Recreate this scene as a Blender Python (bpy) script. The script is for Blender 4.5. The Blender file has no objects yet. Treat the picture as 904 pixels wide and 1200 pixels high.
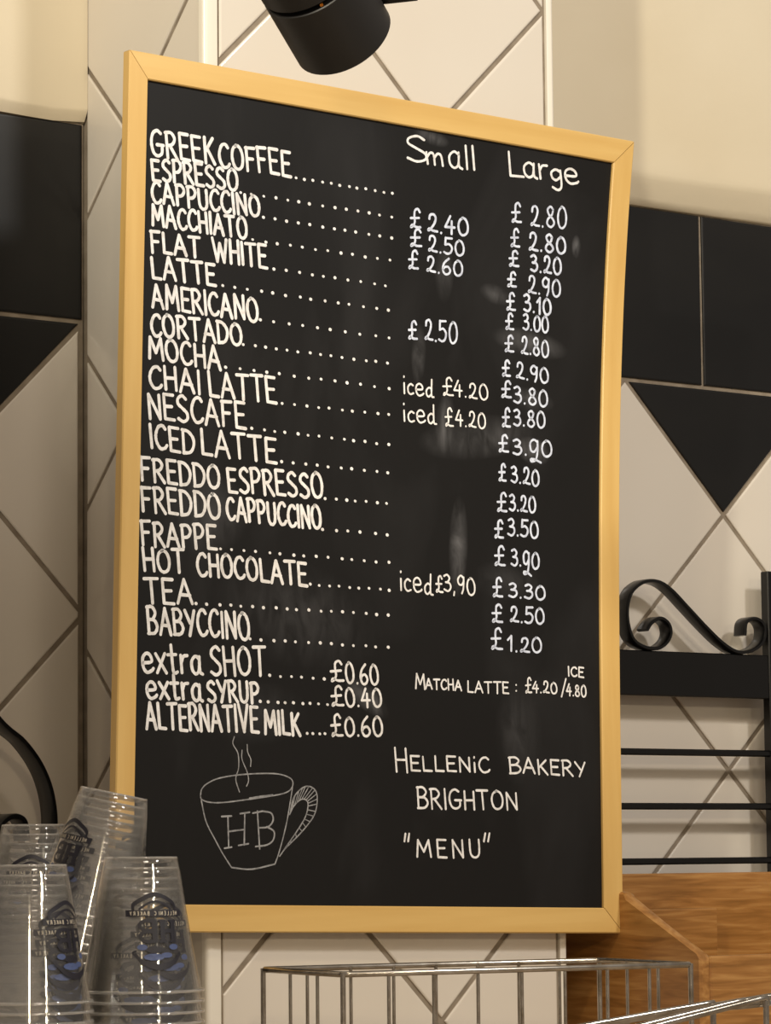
import bpy, math, random
import numpy as np
from mathutils import Vector, Matrix
random.seed(7)
sc = bpy.context.scene
col = sc.collection
# ------------------------------------------------------------------ camera, world, lights, exposure
F_PX = 3794.7; YAW = .6416; PITCH = .1056; ROLL = -.0095
CAM = np.array([-1.6133, -2.4326, -.5138])
Fv = np.array([math.sin(YAW)*math.cos(PITCH), math.cos(YAW)*math.cos(PITCH), math.sin(PITCH)])
Rv = np.array([math.cos(YAW), -math.sin(YAW), 0.0]); Uv = np.cross(Rv, Fv)
Rr = math.cos(ROLL)*Rv + math.sin(ROLL)*Uv; Ur = -math.sin(ROLL)*Rv + math.cos(ROLL)*Uv
cd = bpy.data.cameras.new('camera'); cam = bpy.data.objects.new('camera', cd); col.objects.link(cam)
cd.sensor_fit = 'HORIZONTAL'; cd.sensor_width = 36.0; cd.lens = F_PX*36.0/904.0
cam.matrix_world = Matrix(((Rr[0], Ur[0], -Fv[0], CAM[0]), (Rr[1], Ur[1], -Fv[1], CAM[1]),
                           (Rr[2], Ur[2], -Fv[2], CAM[2]), (0, 0, 0, 1)))
sc.camera = cam
sc.cycles.transparent_max_bounces = 96
sc.view_settings.view_transform = 'Standard'; sc.view_settings.look = 'None'
sc.view_settings.exposure = 0.0; sc.view_settings.gamma = 1.0
sc.view_settings.use_curve_mapping = False
w = bpy.data.worlds.new('room_light'); sc.world = w; w.use_nodes = True
w.node_tree.nodes['Background'].inputs[0].default_value = (1.0, .85, .69, 1)
w.node_tree.nodes['Background'].inputs[1].default_value = .26

W0 = .4168
def area(name, loc, target, power, size, color):
    l = bpy.data.lights.new(name, 'AREA'); l.energy = power; l.size = size; l.shape = 'DISK'; l.color = color
    o = bpy.data.objects.new(name, l); col.objects.link(o); o.location = loc
    o.rotation_euler = (Vector(target)-Vector(loc)).to_track_quat('-Z', 'Y').to_euler(); return o
area('ceiling_lamp_right', (.95, -2.6, 1.7), (.2, 0, -.35), 45, .34, (1.0, .96, .90))
area('ceiling_lamp_middle', (-1.0, -3.2, 1.9), (.3, 0, -.35), 29, .9, (1.0, .87, .73))
area('cup_highlight_fill_left', (-2.5, -4.2, .75), (0, 0, -.4), 20, .14, (1.0, .82, .55))  # unseen light added low behind the camera for streaks on the cups
area('cup_highlight_fill_right', (.1, -4.4, .85), (0, 0, -.4), 14, .14, (1.0, .86, .62))  # second unseen light, also added for highlights on the cups
l = bpy.data.lights.new('wall_spot', 'SPOT'); l.energy = 230; l.spot_size = math.radians(31); l.spot_blend = .6; l.shadow_soft_size = .05; l.color = (1.0, .92, .74)
o = bpy.data.objects.new('wall_spot', l); col.objects.link(o); o.location = (W0-1.5*1.6, -1.6, 1.0)
o.rotation_euler = (Vector((1.0, .2, .2))-o.location).to_track_quat('-Z', 'Y').to_euler()

# ------------------------------------------------------------------ pixel -> place helpers
def proj(P):
    v = np.asarray(P, float) - CAM; z = v @ Fv
    return np.stack([452 + F_PX*(v @ Rr)/z, 600 - F_PX*(v @ Ur)/z], -1)
def ray(x, y):
    return Fv + Rr*(x-452)/F_PX - Ur*(y-600)/F_PX
def atY(x, y, Y):
    r = ray(x, y); return CAM + r*(Y-CAM[1])/r[1]
def atX(x, y, X):
    r = ray(x, y); return CAM + r*(X-CAM[0])/r[0]
def atZ(x, y, dist):
    return CAM + ray(x, y)*dist

# ------------------------------------------------------------------ materials
def mat(name, color, rough=.5, metal=0.0, spec=.5, noise=None, bump=None, coat=0.0):
    m = bpy.data.materials.new(name); m.use_nodes = True; nt = m.node_tree; b = nt.nodes['Principled BSDF']
    b.inputs['Roughness'].default_value = rough; b.inputs['Metallic'].default_value = metal
    b.inputs['Specular IOR Level'].default_value = spec; b.inputs['Coat Weight'].default_value = coat
    b.inputs['Base Color'].default_value = (*color, 1)
    tc = nt.nodes.new('ShaderNodeTexCoord')
    if noise:                      # (scale vec, second colour, detail, lo, hi)
        sv, c2, det, lo, hi = noise
        mp = nt.nodes.new('ShaderNodeMapping'); mp.inputs['Scale'].default_value = sv
        n = nt.nodes.new('ShaderNodeTexNoise'); n.inputs['Scale'].default_value = 1; n.inputs['Detail'].default_value = det
        r = nt.nodes.new('ShaderNodeValToRGB'); r.color_ramp.elements[0].position = lo; r.color_ramp.elements[1].position = hi
        r.color_ramp.elements[0].color = (*color, 1); r.color_ramp.elements[1].color = (*c2, 1)
        nt.links.new(tc.outputs['Object'], mp.inputs[0]); nt.links.new(mp.outputs[0], n.inputs['Vector'])
        nt.links.new(n.outputs[0], r.inputs[0]); nt.links.new(r.outputs[0], b.inputs['Base Color'])
    if bump:                       # (scale vec, strength, distance)
        sv, st, ds = bump
        mp = nt.nodes.new('ShaderNodeMapping'); mp.inputs['Scale'].default_value = sv
        n = nt.nodes.new('ShaderNodeTexNoise'); n.inputs['Scale'].default_value = 1; n.inputs['Detail'].default_value = 4
        bp = nt.nodes.new('ShaderNodeBump'); bp.inputs['Strength'].default_value = st; bp.inputs['Distance'].default_value = ds
        nt.links.new(tc.outputs['Object'], mp.inputs[0]); nt.links.new(mp.outputs[0], n.inputs['Vector'])
        nt.links.new(n.outputs[0], bp.inputs['Height']); nt.links.new(bp.outputs[0], b.inputs['Normal'])
    return m
def s2l(r, g, b): return tuple(((c/255)/12.92 if c/255 < .04045 else ((c/255+.055)/1.055)**2.4) for c in (r, g, b))
M = {}
M['white_tile'] = mat('white_tile', s2l(214, 207, 197), .22, noise=((2.2, 2.2, 2.2), s2l(204, 195, 182), 3, .35, .75), bump=((9, 9, 9), .12, .002))
M['black_tile'] = mat('black_tile', s2l(15, 15, 16), .42, spec=.35, noise=((5, 5, 9), s2l(24, 23, 22), 4, .4, .8), bump=((14, 14, 14), .15, .002))
M['grout'] = mat('grout', s2l(146, 134, 118), .9, noise=((60, 60, 60), s2l(122, 110, 95), 4, .3, .7))
M['plaster'] = mat('plaster', s2l(214, 203, 180), .75, noise=((3, 3, 3), s2l(205, 192, 166), 3, .35, .75), bump=((12, 12, 20), .25, .004))
M['trim'] = mat('trim_plastic', s2l(226, 220, 208), .3, bump=((3, 3, 6), .05, .002))
M['frame_wood'] = mat('pale_pine', s2l(214, 178, 110), .42, noise=((60, 60, 4), s2l(202, 162, 92), 5, .35, .75), bump=((90, 90, 8), .15, .0006))
M['frame_wood_h'] = mat('pale_pine_cross', s2l(214, 178, 110), .42, noise=((4, 60, 60), s2l(202, 162, 92), 5, .35, .75), bump=((8, 90, 90), .15, .0006))
M['chalk'] = mat('white_chalk_pen', s2l(236, 235, 236), .8, noise=((160, 160, 160), s2l(205, 202, 200), 4, .4, .75))
M['chalk_blue'] = mat('bluish_chalk_pen', s2l(216, 224, 242), .8, noise=((160, 160, 160), s2l(178, 184, 204), 4, .4, .7))
M['chalk_thin'] = mat('grey_chalk_line', s2l(160, 160, 162), .85, noise=((220, 220, 220), s2l(110, 110, 112), 4, .3, .7))
M['black_metal'] = mat('black_painted_metal', s2l(8, 8, 9), .28, spec=.42, bump=((40, 40, 40), .08, .001))
M['lamp_black'] = mat('black_lamp_coating', s2l(26, 24, 23), .45, bump=((200, 200, 200), .1, .0004))
M['amber'] = mat('amber_glint', (1, .45, .1), .3)
M['wire'] = mat('chromed_wire', s2l(196, 190, 182), .24, 1.0, noise=((60, 60, 60), s2l(150, 140, 126), 4, .35, .7))
M['counter'] = mat('pale_laminate', s2l(176, 160, 138), .4, noise=((20, 20, 20), s2l(160, 144, 122), 4, .3, .7))
M['print_dark'] = mat('dark_ink', s2l(24, 22, 34), .5)
M['print_blue'] = mat('blue_ink', s2l(72, 86, 128), .5)
M['print_pale'] = mat('pale_ink', s2l(200, 190, 170), .6)

def wood(name, c1, c2, c3, axis_scale):
    m = bpy.data.materials.new(name); m.use_nodes = True; nt = m.node_tree; b = nt.nodes['Principled BSDF']; L = nt.links.new
    b.inputs['Roughness'].default_value = .38; b.inputs['Coat Weight'].default_value = .15; b.inputs['Coat Roughness'].default_value = .25
    tc = nt.nodes.new('ShaderNodeTexCoord'); mp = nt.nodes.new('ShaderNodeMapping'); mp.inputs['Scale'].default_value = axis_scale
    n = nt.nodes.new('ShaderNodeTexNoise'); n.inputs['Scale'].default_value = 1; n.inputs['Detail'].default_value = 8; n.inputs['Distortion'].default_value = .6
    r = nt.nodes.new('ShaderNodeValToRGB'); r.color_ramp.elements[0].position = .3; r.color_ramp.elements[1].position = .72
    r.color_ramp.elements[0].color = (*c1, 1); r.color_ramp.elements[1].color = (*c3, 1)
    e = r.color_ramp.elements.new(.5); e.color = (*c2, 1)
    bp = nt.nodes.new('ShaderNodeBump'); bp.inputs['Strength'].default_value = .2; bp.inputs['Distance'].default_value = .0006
    L(tc.outputs['Object'], mp.inputs[0]); L(mp.outputs[0], n.inputs['Vector']); L(n.outputs[0], r.inputs[0])
    L(r.outputs[0], b.inputs['Base Color']); L(n.outputs[0], bp.inputs['Height']); L(bp.outputs[0], b.inputs['Normal'])
    return m
M['wood_x'] = wood('brown_plywood_lengthwise', s2l(128, 86, 38), s2l(156, 108, 54), s2l(182, 136, 78), (12, 90, 170))
M['wood_y'] = wood('brown_plywood_crosswise', s2l(128, 86, 38), s2l(156, 108, 54), s2l(182, 136, 78), (90, 14, 150))

def slate():
    m = bpy.data.materials.new('chalkboard_black'); m.use_nodes = True; nt = m.node_tree; b = nt.nodes['Principled BSDF']; L = nt.links.new
    N = nt.nodes.new
    b.inputs['Roughness'].default_value = .5; b.inputs['Specular IOR Level'].default_value = .22
    tc = N('ShaderNodeTexCoord')
    def noise(scale, det, dist=0):
        mp = N('ShaderNodeMapping'); mp.inputs['Scale'].default_value = scale
        n = N('ShaderNodeTexNoise'); n.inputs['Scale'].default_value = 1; n.inputs['Detail'].default_value = det; n.inputs['Distortion'].default_value = dist
        L(tc.outputs['Object'], mp.inputs[0]); L(mp.outputs[0], n.inputs['Vector']); return n.outputs[0]
    def ramp(src, lo, hi, v0=0, v1=1):
        r = N('ShaderNodeMapRange'); r.inputs['From Min'].default_value = lo; r.inputs['From Max'].default_value = hi
        r.inputs['To Min'].default_value = v0; r.inputs['To Max'].default_value = v1; L(src, r.inputs[0]); return r.outputs[0]
    def mth(op, a, c):
        q = N('ShaderNodeMath'); q.operation = op
        for i, v in enumerate((a, c)):
            if isinstance(v, (int, float)): q.inputs[i].default_value = v
            else: L(v, q.inputs[i])
        return q.outputs[0]
    tot = ramp(noise((9, 9, 4), 5, .8), .5, .85, 0, .022)
    tot = mth('ADD', tot, ramp(noise((2600, 2600, 2600), 1), .74, .80, 0, .05))
    # wiped chalk smears (centre x, z in board metres, half sizes, tilt, amount)
    for (px, py, ax, az, tilt, amt) in SMEARS:
        c = atY(px, py, -.016)
        mp = N('ShaderNodeMapping'); mp.vector_type = 'TEXTURE'
        mp.inputs['Location'].default_value = c; mp.inputs['Rotation'].default_value = (0, tilt, 0)
        mp.inputs['Scale'].default_value = (ax, .2, az)
        L(tc.outputs['Object'], mp.inputs[0])
        ln = N('ShaderNodeVectorMath'); ln.operation = 'LENGTH'; L(mp.outputs[0], ln.inputs[0])
        f = ramp(ln.outputs['Value'], 1.0, .1, 0, 1)
        st = ramp(noise((60, 60, 22), 5, 1.2), .32, .7, .15, 1)
        tot = mth('ADD', tot, mth('MULTIPLY', mth('MULTIPLY', f, st), amt))
    mx = N('ShaderNodeMix'); mx.data_type = 'RGBA'
    mx.inputs['A'].default_value = (*s2l(19, 18, 18), 1); mx.inputs['B'].default_value = (*s2l(190, 190, 196), 1)
    L(tot, mx.inputs['Factor']); L(mx.outputs['Result'], b.inputs['Base Color'])
    return m
SMEARS = [(540, 640, .012, .05, .05, .22), (563, 512, .075, .022, -.15, .13), (622, 402, .05, .014, .1, .14), (492, 415, .009, .03, .05, .14),
          (628, 528, .022, .014, .2, .25), (432, 818, .03, .012, .6, .25), (500, 162, .022, .008, .2, .20), (524, 495, .012, .03, .1, .16),
          (350, 720, .10, .05, .2, .06), (600, 680, .05, .02, 0, .05), (610, 860, .03, .05, 0, .06), (240, 600, .05, .04, 0, .10),
          (520, 320, .012, .03, 0, .10), (580, 345, .02, .01, .2, .12), (300, 835, .06, .03, 0, .05), (625, 468, .03, .012, .1, .10), (672, 290, .006, .012, 0, .25)]
M['slate'] = slate()

def plastic(name='clear_cup_plastic', glo=.06, haze=.024):
    m = bpy.data.materials.new(name); m.use_nodes = True; nt = m.node_tree; L = nt.links.new; N = nt.nodes.new
    nt.nodes.remove(nt.nodes['Principled BSDF']); out = nt.nodes['Material Output']
    tr = N('ShaderNodeBsdfTransparent'); tr.inputs[0].default_value = (.992, .990, .986, 1)
    gl = N('ShaderNodeBsdfGlossy'); gl.inputs['Roughness'].default_value = .045; gl.inputs['Color'].default_value = (1, 1, 1, 1)
    df = N('ShaderNodeBsdfTranslucent'); df.inputs[0].default_value = (.9, .88, .84, 1)
    dd = N('ShaderNodeBsdfDiffuse'); dd.inputs[0].default_value = (.9, .88, .84, 1)
    fr = N('ShaderNodeLayerWeight'); fr.inputs[0].default_value = .28
    tc = N('ShaderNodeTexCoord'); n = N('ShaderNodeTexNoise'); n.inputs['Scale'].default_value = 60; n.inputs['Detail'].default_value = 2
    bp = N('ShaderNodeBump'); bp.inputs['Strength'].default_value = .12; bp.inputs['Distance'].default_value = .001
    L(tc.outputs['Object'], n.inputs['Vector']); L(n.outputs[0], bp.inputs['Height']); L(bp.outputs[0], gl.inputs['Normal'])
    mr = N('ShaderNodeMapRange'); mr.inputs['To Min'].default_value = glo; mr.inputs['To Max'].default_value = .6
    L(fr.outputs['Fresnel'], mr.inputs[0])
    m1 = N('ShaderNodeMixShader'); L(mr.outputs[0], m1.inputs[0]); L(tr.outputs[0], m1.inputs[1]); L(gl.outputs[0], m1.inputs[2])
    m3 = N('ShaderNodeMixShader'); m3.inputs[0].default_value = .5; L(df.outputs[0], m3.inputs[1]); L(dd.outputs[0], m3.inputs[2])
    m2 = N('ShaderNodeMixShader'); m2.inputs[0].default_value = haze; L(m1.outputs[0], m2.inputs[1]); L(m3.outputs[0], m2.inputs[2])
    L(m2.outputs[0], out.inputs[0]); return m
M['cup'] = plastic(); M['cup_edge'] = plastic('thick_cup_edge', .22, .16)

# ------------------------------------------------------------------ mesh helpers
class MB:
    def __init__(s): s.v = []; s.f = []
    def add(s, vs, fs):
        k = len(s.v); s.v += [tuple(float(c) for c in p) for p in vs]; s.f += [tuple(i+k for i in f) for f in fs]
    def box(s, lo, hi):
        x0, y0, z0 = lo; x1, y1, z1 = hi
        s.add([(x0,y0,z0),(x1,y0,z0),(x1,y1,z0),(x0,y1,z0),(x0,y0,z1),(x1,y0,z1),(x1,y1,z1),(x0,y1,z1)],
              [(3,2,1,0),(4,5,6,7),(0,1,5,4),(1,2,6,5),(2,3,7,6),(3,0,4,7)])
    def cbox(s, lo, hi, c):        # chamfered box
        lo = np.array(lo, float); hi = np.array(hi, float); vs = []; idx = {}
        for ax in range(3):
            for a in (0, 1):
                for b in (0, 1):
                    for d in (0, 1):
                        pass
        corners = {}
        for a in (0, 1):
            for b in (0, 1):
                for d in (0, 1):
                    base = np.array([hi[0] if a else lo[0], hi[1] if b else lo[1], hi[2] if d else lo[2]])
                    sg = np.array([-1 if a else 1, -1 if b else 1, -1 if d else 1])
                    for ax in range(3):
                        p = base + sg*c; p[ax] = base[ax]; corners[(a, b, d, ax)] = len(vs); vs.append(p)
        C = corners; fs = []
        for ax in range(3):
            o = [i for i in range(3) if i != ax]
            for sd in (0, 1):
                q = []
                for (m, n) in ((0,0),(1,0),(1,1),(0,1)):
                    k = [0,0,0]; k[ax] = sd; k[o[0]] = m; k[o[1]] = n; q.append(C[(*k, ax)])
                fs.append(q)
            for m in (0, 1):
                for n in (0, 1):   # edge along ax
                    k0 = [0,0,0]; k0[o[0]] = m; k0[o[1]] = n; k1 = list(k0); k1[ax] = 1
                    fs.append([C[(*k0, o[0])], C[(*k0, o[1])], C[(*k1, o[1])], C[(*k1, o[0])]])
        for a in (0, 1):
            for b in (0, 1):
                for d in (0, 1): fs.append([C[(a,b,d,0)], C[(a,b,d,1)], C[(a,b,d,2)]])
        ce = (lo+hi)/2; out = []
        for f in fs:
            P = [vs[i] for i in f]; n = np.cross(P[1]-P[0], P[2]-P[0])
            out.append(f if n @ (np.mean(P, 0)-ce) > 0 else f[::-1])
        s.add(vs, out)
    def tube(s, pts, r, n=10, close=False):
        pts = [Vector(p) for p in pts]; m = len(pts); rings = []; up = None
        rr = r if isinstance(r, (list, tuple)) else [r]*m
        for i in range(m):
            if close: t = pts[(i+1) % m]-pts[i-1]
            else: t = pts[min(i+1, m-1)]-pts[max(i-1, 0)]
            t.normalize()
            if up is None: up = Vector((0, 0, 1)) if abs(t.z) < .9 else Vector((1, 0, 0))
            a = t.cross(up).normalized(); b = a.cross(t).normalized(); up = b
            rings.append([pts[i]+(a*math.cos(2*math.pi*k/n)+b*math.sin(2*math.pi*k/n))*rr[i] for k in range(n)])
        vs = [p for R in rings for p in R]; fs = []
        for i in range(m if close else m-1):
            j = (i+1) % m
            for k in range(n): fs.append((i*n+k, i*n+(k+1) % n, j*n+(k+1) % n, j*n+k))
        if not close: fs.append(tuple(range(n))[::-1]); fs.append(tuple((m-1)*n+k for k in range(n)))
        s.add(vs, fs)
    def lathe(s, prof, n=40, cap0=False, cap1=False):
        vs = [(r*math.cos(2*math.pi*k/n), r*math.sin(2*math.pi*k/n), z) for r, z in prof for k in range(n)]; fs = []
        for i in range(len(prof)-1):
            for k in range(n): fs.append((i*n+k, i*n+(k+1) % n, (i+1)*n+(k+1) % n, (i+1)*n+k))
        if cap0: fs.append(tuple(range(n))[::-1])
        if cap1: fs.append(tuple((len(prof)-1)*n+k for k in range(n)))
        s.add(vs, fs)
    def build(s, name, m, parent=None, smooth=False, origin=None):
        me = bpy.data.meshes.new(name)
        v = s.v if origin is None else [tuple(np.array(p)-np.array(origin)) for p in s.v]
        me.from_pydata(v, [], s.f); me.update()
        if smooth: me.shade_smooth()
        me.materials.append(m); o = bpy.data.objects.new(name, me); col.objects.link(o)
        if origin is not None: o.location = origin
        if parent is not None: o.parent = parent
        return o
def autosmooth(o, ang=40):
    me = o.data; me.shade_smooth()
    try: me.set_sharp_from_angle(angle=math.radians(ang))
    except Exception: pass
def empty(name, loc, label=None, cat=None, group=None):
    o = bpy.data.objects.new(name, None); col.objects.link(o); o.location = loc; o.empty_display_size = .02
    if label: o['label'] = label; o['category'] = cat
    if group: o['group'] = group
    return o
def child(o, root):                # keep world placement of a mesh built in world coordinates
    o.parent = root; o.matrix_parent_inverse = Matrix.Translation(root.location).inverted(); return o
def structure(o): o['kind'] = 'structure'; return o
def smooth_line(pts, k=8, close=False):
    pts = [np.array(p, float) for p in pts]; n = len(pts)
    if n < 3: return pts
    out = []
    for i in range(n if close else n-1):
        p0 = pts[(i-1) % n] if close or i > 0 else pts[0]*2-pts[1]
        p1 = pts[i]; p2 = pts[(i+1) % n]
        p3 = pts[(i+2) % n] if close or i+2 < n else pts[-1]*2-pts[-2]
        for j in range(k):
            t = j/k; out.append(.5*(2*p1+(p2-p0)*t+(2*p0-5*p1+4*p2-p3)*t*t+(3*p1-p0-3*p2+p3)*t**3))
    if not close: out.append(pts[-1])
    return out

# ------------------------------------------------------------------ room shell: two recessed walls and the pier
D = .2094; W = .4168; TD = .283; ZT = .1945; XR = .8301; XJ = .803; XF = .2648; ZF = -.6693; ZA = .251; ZB = .0976
GD = .0022                          # joint depth
XL, XE, ZLO, ZHI = -.85, 1.75, -.95, .75
def wall(name, lo, hi, m=None):
    b = MB(); b.box(lo, hi); return structure(b.build(name, m or M['grout']))
wall_left = wall('wall_left', (XL, D+GD, ZLO), (0.0, D+.12, ZHI))
wall_right = wall('wall_right', (W-GD, D+GD, ZLO), (XE, D+.12, ZHI))
wall_pier = wall('wall_pier', (GD, GD, ZLO), (W-GD, D+.12, ZHI))

def clip(poly, n, c):               # keep n.p <= c
    out = []
    for i in range(len(poly)):
        a, b = poly[i], poly[(i+1) % len(poly)]; da, db = a @ n-c, b @ n-c
        if da <= 1e-9: out.append(a)
        if (da < -1e-9 and db > 1e-9) or (da > 1e-9 and db < -1e-9): out.append(a+(b-a)*da/(da-db))
    res = []
    for p in out:
        if not res or np.linalg.norm(p-res[-1]) > 1e-6: res.append(p)
    if len(res) > 1 and np.linalg.norm(res[0]-res[-1]) < 1e-6: res.pop()
    return res
def inset(poly, d):
    P = poly; c = np.mean(P, 0); edges = []
    for i in range(len(P)):
        a, b = P[i], P[(i+1) % len(P)]; e = b-a; n = np.array([e[1], -e[0]])/np.linalg.norm(e)
        if n @ (c-a) > 0: n = -n
        edges.append((n, n @ a-d))
    big = [np.array(q, float) for q in ((-9,-9),(9,-9),(9,9),(-9,9))]
    for n, k in edges:
        big = clip(big, n, k)
        if len(big) < 3: return None
    return big
def area2(P): return abs(sum(P[i][0]*P[(i+1) % len(P)][1]-P[(i+1) % len(P)][0]*P[i][1] for i in range(len(P))))/2
def tile(poly, to3, nrm, m, parent, g=.0052):
    a = inset(poly, g/2)
    if a is None or len(a) < 3 or area2(a) < 2e-5: return
    b = inset(a, .0022)
    if b is None or len(b) < 3: return
    if len(b) != len(a): b = [p+(np.mean(a, 0)-p)*.02 for p in a]
    nrm = np.array(nrm, float); n = len(a); dz = random.uniform(-.0003, .0003); tx, ty = random.uniform(-.002, .002), random.uniform(-.002, .002)
    ca = np.mean(a, 0)
    # order b like a
    k0 = min(range(n), key=lambda k: np.linalg.norm(b[k]-a[0])); b = [b[(k0+i) % n] for i in range(n)]
    if np.linalg.norm(b[1]-a[1]) > np.linalg.norm(b[-1]-a[1]): b = [b[0]]+b[1:][::-1]
    def P(p, h): return to3(p)+nrm*(h+dz+(p-ca) @ np.array([tx, ty]) if h > -GD else h)
    vs = [P(p, -GD) for p in a]+[P(p, -.0009) for p in a]+[P(p+(q-p)*.45, -.0002) for p, q in zip(a, b)]+[P(p, 0) for p in b]
    fs = []
    for r in range(3):
        for i in range(n): fs.append((r*n+i, r*n+(i+1) % n, (r+1)*n+(i+1) % n, (r+1)*n+i))
    fs.append(tuple(3*n+i for i in range(n))); fs.append(tuple(range(n))[::-1])
    o3 = vs; e = np.cross(o3[3*n+1]-o3[3*n], o3[3*n+2]-o3[3*n])
    if e @ nrm < 0: fs = [f[::-1] for f in fs]
    mb = MB(); mb.add(vs, fs); o = mb.build('tile', m, parent); return o
def cells(c1, c2, rect, to3, nrm, parent, special=None):
    a0, a1, b0, b1 = rect
    box = [np.array(q) for q in ((a0,b0),(a1,b0),(a1,b1),(a0,b1))]
    s = [a+b for a, b in box]; t = [b-a for a, b in box]
    for i in range(math.floor((min(s)-c1)/TD), math.ceil((max(s)-c1)/TD)):
        for j in range(math.floor((min(t)-c2)/TD), math.ceil((max(t)-c2)/TD)):
            P = list(box)
            for n, c in ((np.array([1.,1.]), c1+(i+1)*TD), (np.array([-1.,-1.]), -(c1+i*TD)), (np.array([-1.,1.]), c2+(j+1)*TD), (np.array([1.,-1.]), -(c2+j*TD))):
                P = clip(P, n, c)
                if len(P) < 3: break
            if len(P) < 3: continue
            m = special(P) if special else M['white_tile']
            tile(P, to3, nrm, m, parent)
def black_top(P):                   # a cut triangle hanging from the black row
    ys = [p[1] for p in P]; return M['black_tile'] if max(ys) > -1e-4 and min(ys) > -TD*.52 and sum(y > -1e-4 for y in ys) >= 2 else M['white_tile']
wl3 = lambda p: np.array([p[0], D, p[1]])
wf3 = lambda p: np.array([p[0], 0.0, p[1]])
ws3 = lambda p: np.array([0.0, p[0], p[1]])
wr3 = lambda p: np.array([W, p[0], p[1]])
cells(0, 0, (XL+.05, -.0035, -.92, 0), wl3, (0,-1,0), wall_left, black_top)
cells(XR-TD/2, -(XR-TD/2), (W+.003, XE-.05, -.92, 0), wl3, (0,-1,0), wall_right, black_top)
def rects(xs, z0, z1, parent):
    for a, b in zip(xs[:-1], xs[1:]):
        tile([np.array(q) for q in ((a,z0),(b,z0),(b,z1),(a,z1))], wl3, (0,-1,0), M['black_tile'], parent, .0040)
rects([-.8, -.6, -.4, -.2, -.0005], 0, ZT, wall_left)
rects([W+.003]+[XJ-.2+.2*k for k in range(0, 5)], 0, ZT, wall_right)
cells(XF+ZF, ZF-XF, (.0155, W-.0085, -.92, .72), wf3, (0,-1,0), wall_pier)
cells(ZB+D, ZA-D, (.003, D-.002, -.92, .72), ws3, (-1,0,0), wall_pier)
cells(ZB+D, ZA-D, (.003, D-.002, -.92, .72), wr3, (1,0,0), wall_pier)

# plaster above the black row: slightly proud, with a soft rolled lower edge
def plaster(name, x0, x1, k=1.0):
    prof = [(D+.02, ZT-.001), (D+.0005, ZT-.0005), (D-.0025, ZT+.0008), (D-.0075, ZT+.009), (D-.0125, ZT+.018), (D-.0172, ZT+.027), (D-.0188, ZT+.031), (D-.0195, ZT+.035), (D-.0195, ZT+.04), (D-.0195, ZHI), (D+.02, ZHI)]
    prof = [(D+(y-D)*(k if y < D else 1), ZT+(z-ZT)*(k if z < ZHI else 1)) for y, z in prof]
    nx = 24; vs = []; fs = []; n = len(prof)
    for i in range(nx+1):
        x = x0+(x1-x0)*i/nx; wv = .0016*math.sin(x*23)+.001*math.sin(x*61+1)
        for k, (y, z) in enumerate(prof): vs.append((x, y, z+(wv if 2 <= k <= 7 else 0)))
    for i in range(nx):
        for k in range(n): fs.append((i*n+k, i*n+(k+1) % n, (i+1)*n+(k+1) % n, (i+1)*n+k))
    fs.append(tuple(range(n))[::-1]); fs.append(tuple(nx*n+k for k in range(n)))
    b = MB(); b.add(vs, [f[::-1] for f in fs]); o = b.build(name, M['plaster']); autosmooth(o, 60); return structure(o)
plaster('trim_1', XL, -.0003, .35); plaster('trim_2', W+.001, XE)

# corner trims of the pier
def corner_trim(name, x, sgn, wid, side):
    n = 6; r = .0045; pts = [(x+sgn*wid, GD+.001), (x+sgn*wid, -.0012)]
    c = (x-sgn*.0012+sgn*r, -.0022+r)
    for k in range(n+1):
        a = math.pi/2*k/n; pts.append((c[0]-sgn*r*math.sin(a), c[1]-r*math.cos(a)))
    pts += [(x-sgn*.0012, side), (x+sgn*.002, side)]
    m = len(pts); vs = [(p[0], p[1], z) for z in (-.93, .74) for p in pts]
    fs = [(k, (k+1) % m, m+(k+1) % m, m+k) for k in range(m)]+[tuple(range(m))[::-1], tuple(m+k for k in range(m))]
    b = MB(); b.add(vs, fs if sgn < 0 else [f[::-1] for f in fs]); o = b.build(name, M['trim']); autosmooth(o, 35); return structure(o)
corner_trim('trim_3', 0.0, 1, .0145, .006); corner_trim('trim_4', W, -1, .0080, .006)

# worktop that carries the cups, baskets and bin (just under the frame)
CZ = -.70
b = MB(); b.cbox((-1.2, -1.15, CZ-.04), (1.7, D, CZ), .003)
ct = b.build('counter', M['counter']); structure(ct)

# ------------------------------------------------------------------ the menu board
BW, BH = .5924, .7853; PHI = -.0232
bx0, bz0, a0, aL, cR1, cR2, cR3 = -.1182, -.578, .02, -.0007, -.0093, -.0341, .0609
def BP(u, v, h=0.0):                # u,v in metres from the lower left corner; h = height over the frame's face
    u = np.asarray(u, float); v = np.asarray(v, float); U = u/BW; V = v/BH
    y = a0+aL*V+U*(cR1*V+cR2*V**2+cR3*V**3)+h
    return np.stack([bx0+u*math.cos(PHI)-v*math.sin(PHI), -y, bz0+v*math.cos(PHI)+u*math.sin(PHI)], -1)
REC = -.0035                        # the slate lies this far behind the frame's face
def to_uv(pts):                     # pixel -> point on the slate
    pts = np.atleast_2d(np.array(pts, float)); uv = np.full((len(pts), 2), .3)
    for _ in range(7):
        p = proj(BP(uv[:, 0], uv[:, 1], REC)); e = pts-p; h = 1e-4
        pu = (proj(BP(uv[:, 0]+h, uv[:, 1], REC))-p)/h; pv = (proj(BP(uv[:, 0], uv[:, 1]+h, REC))-p)/h
        det = pu[:, 0]*pv[:, 1]-pu[:, 1]*pv[:, 0]
        uv[:, 0] += (e[:, 0]*pv[:, 1]-e[:, 1]*pv[:, 0])/det; uv[:, 1] += (pu[:, 0]*e[:, 1]-pu[:, 1]*e[:, 0])/det
    return uv
board = empty('menu_board', (bx0+BW/2, -.012, bz0), 'chalkboard coffee menu in a pale pine frame hung on the tiled pier', 'chalkboard')
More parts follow.
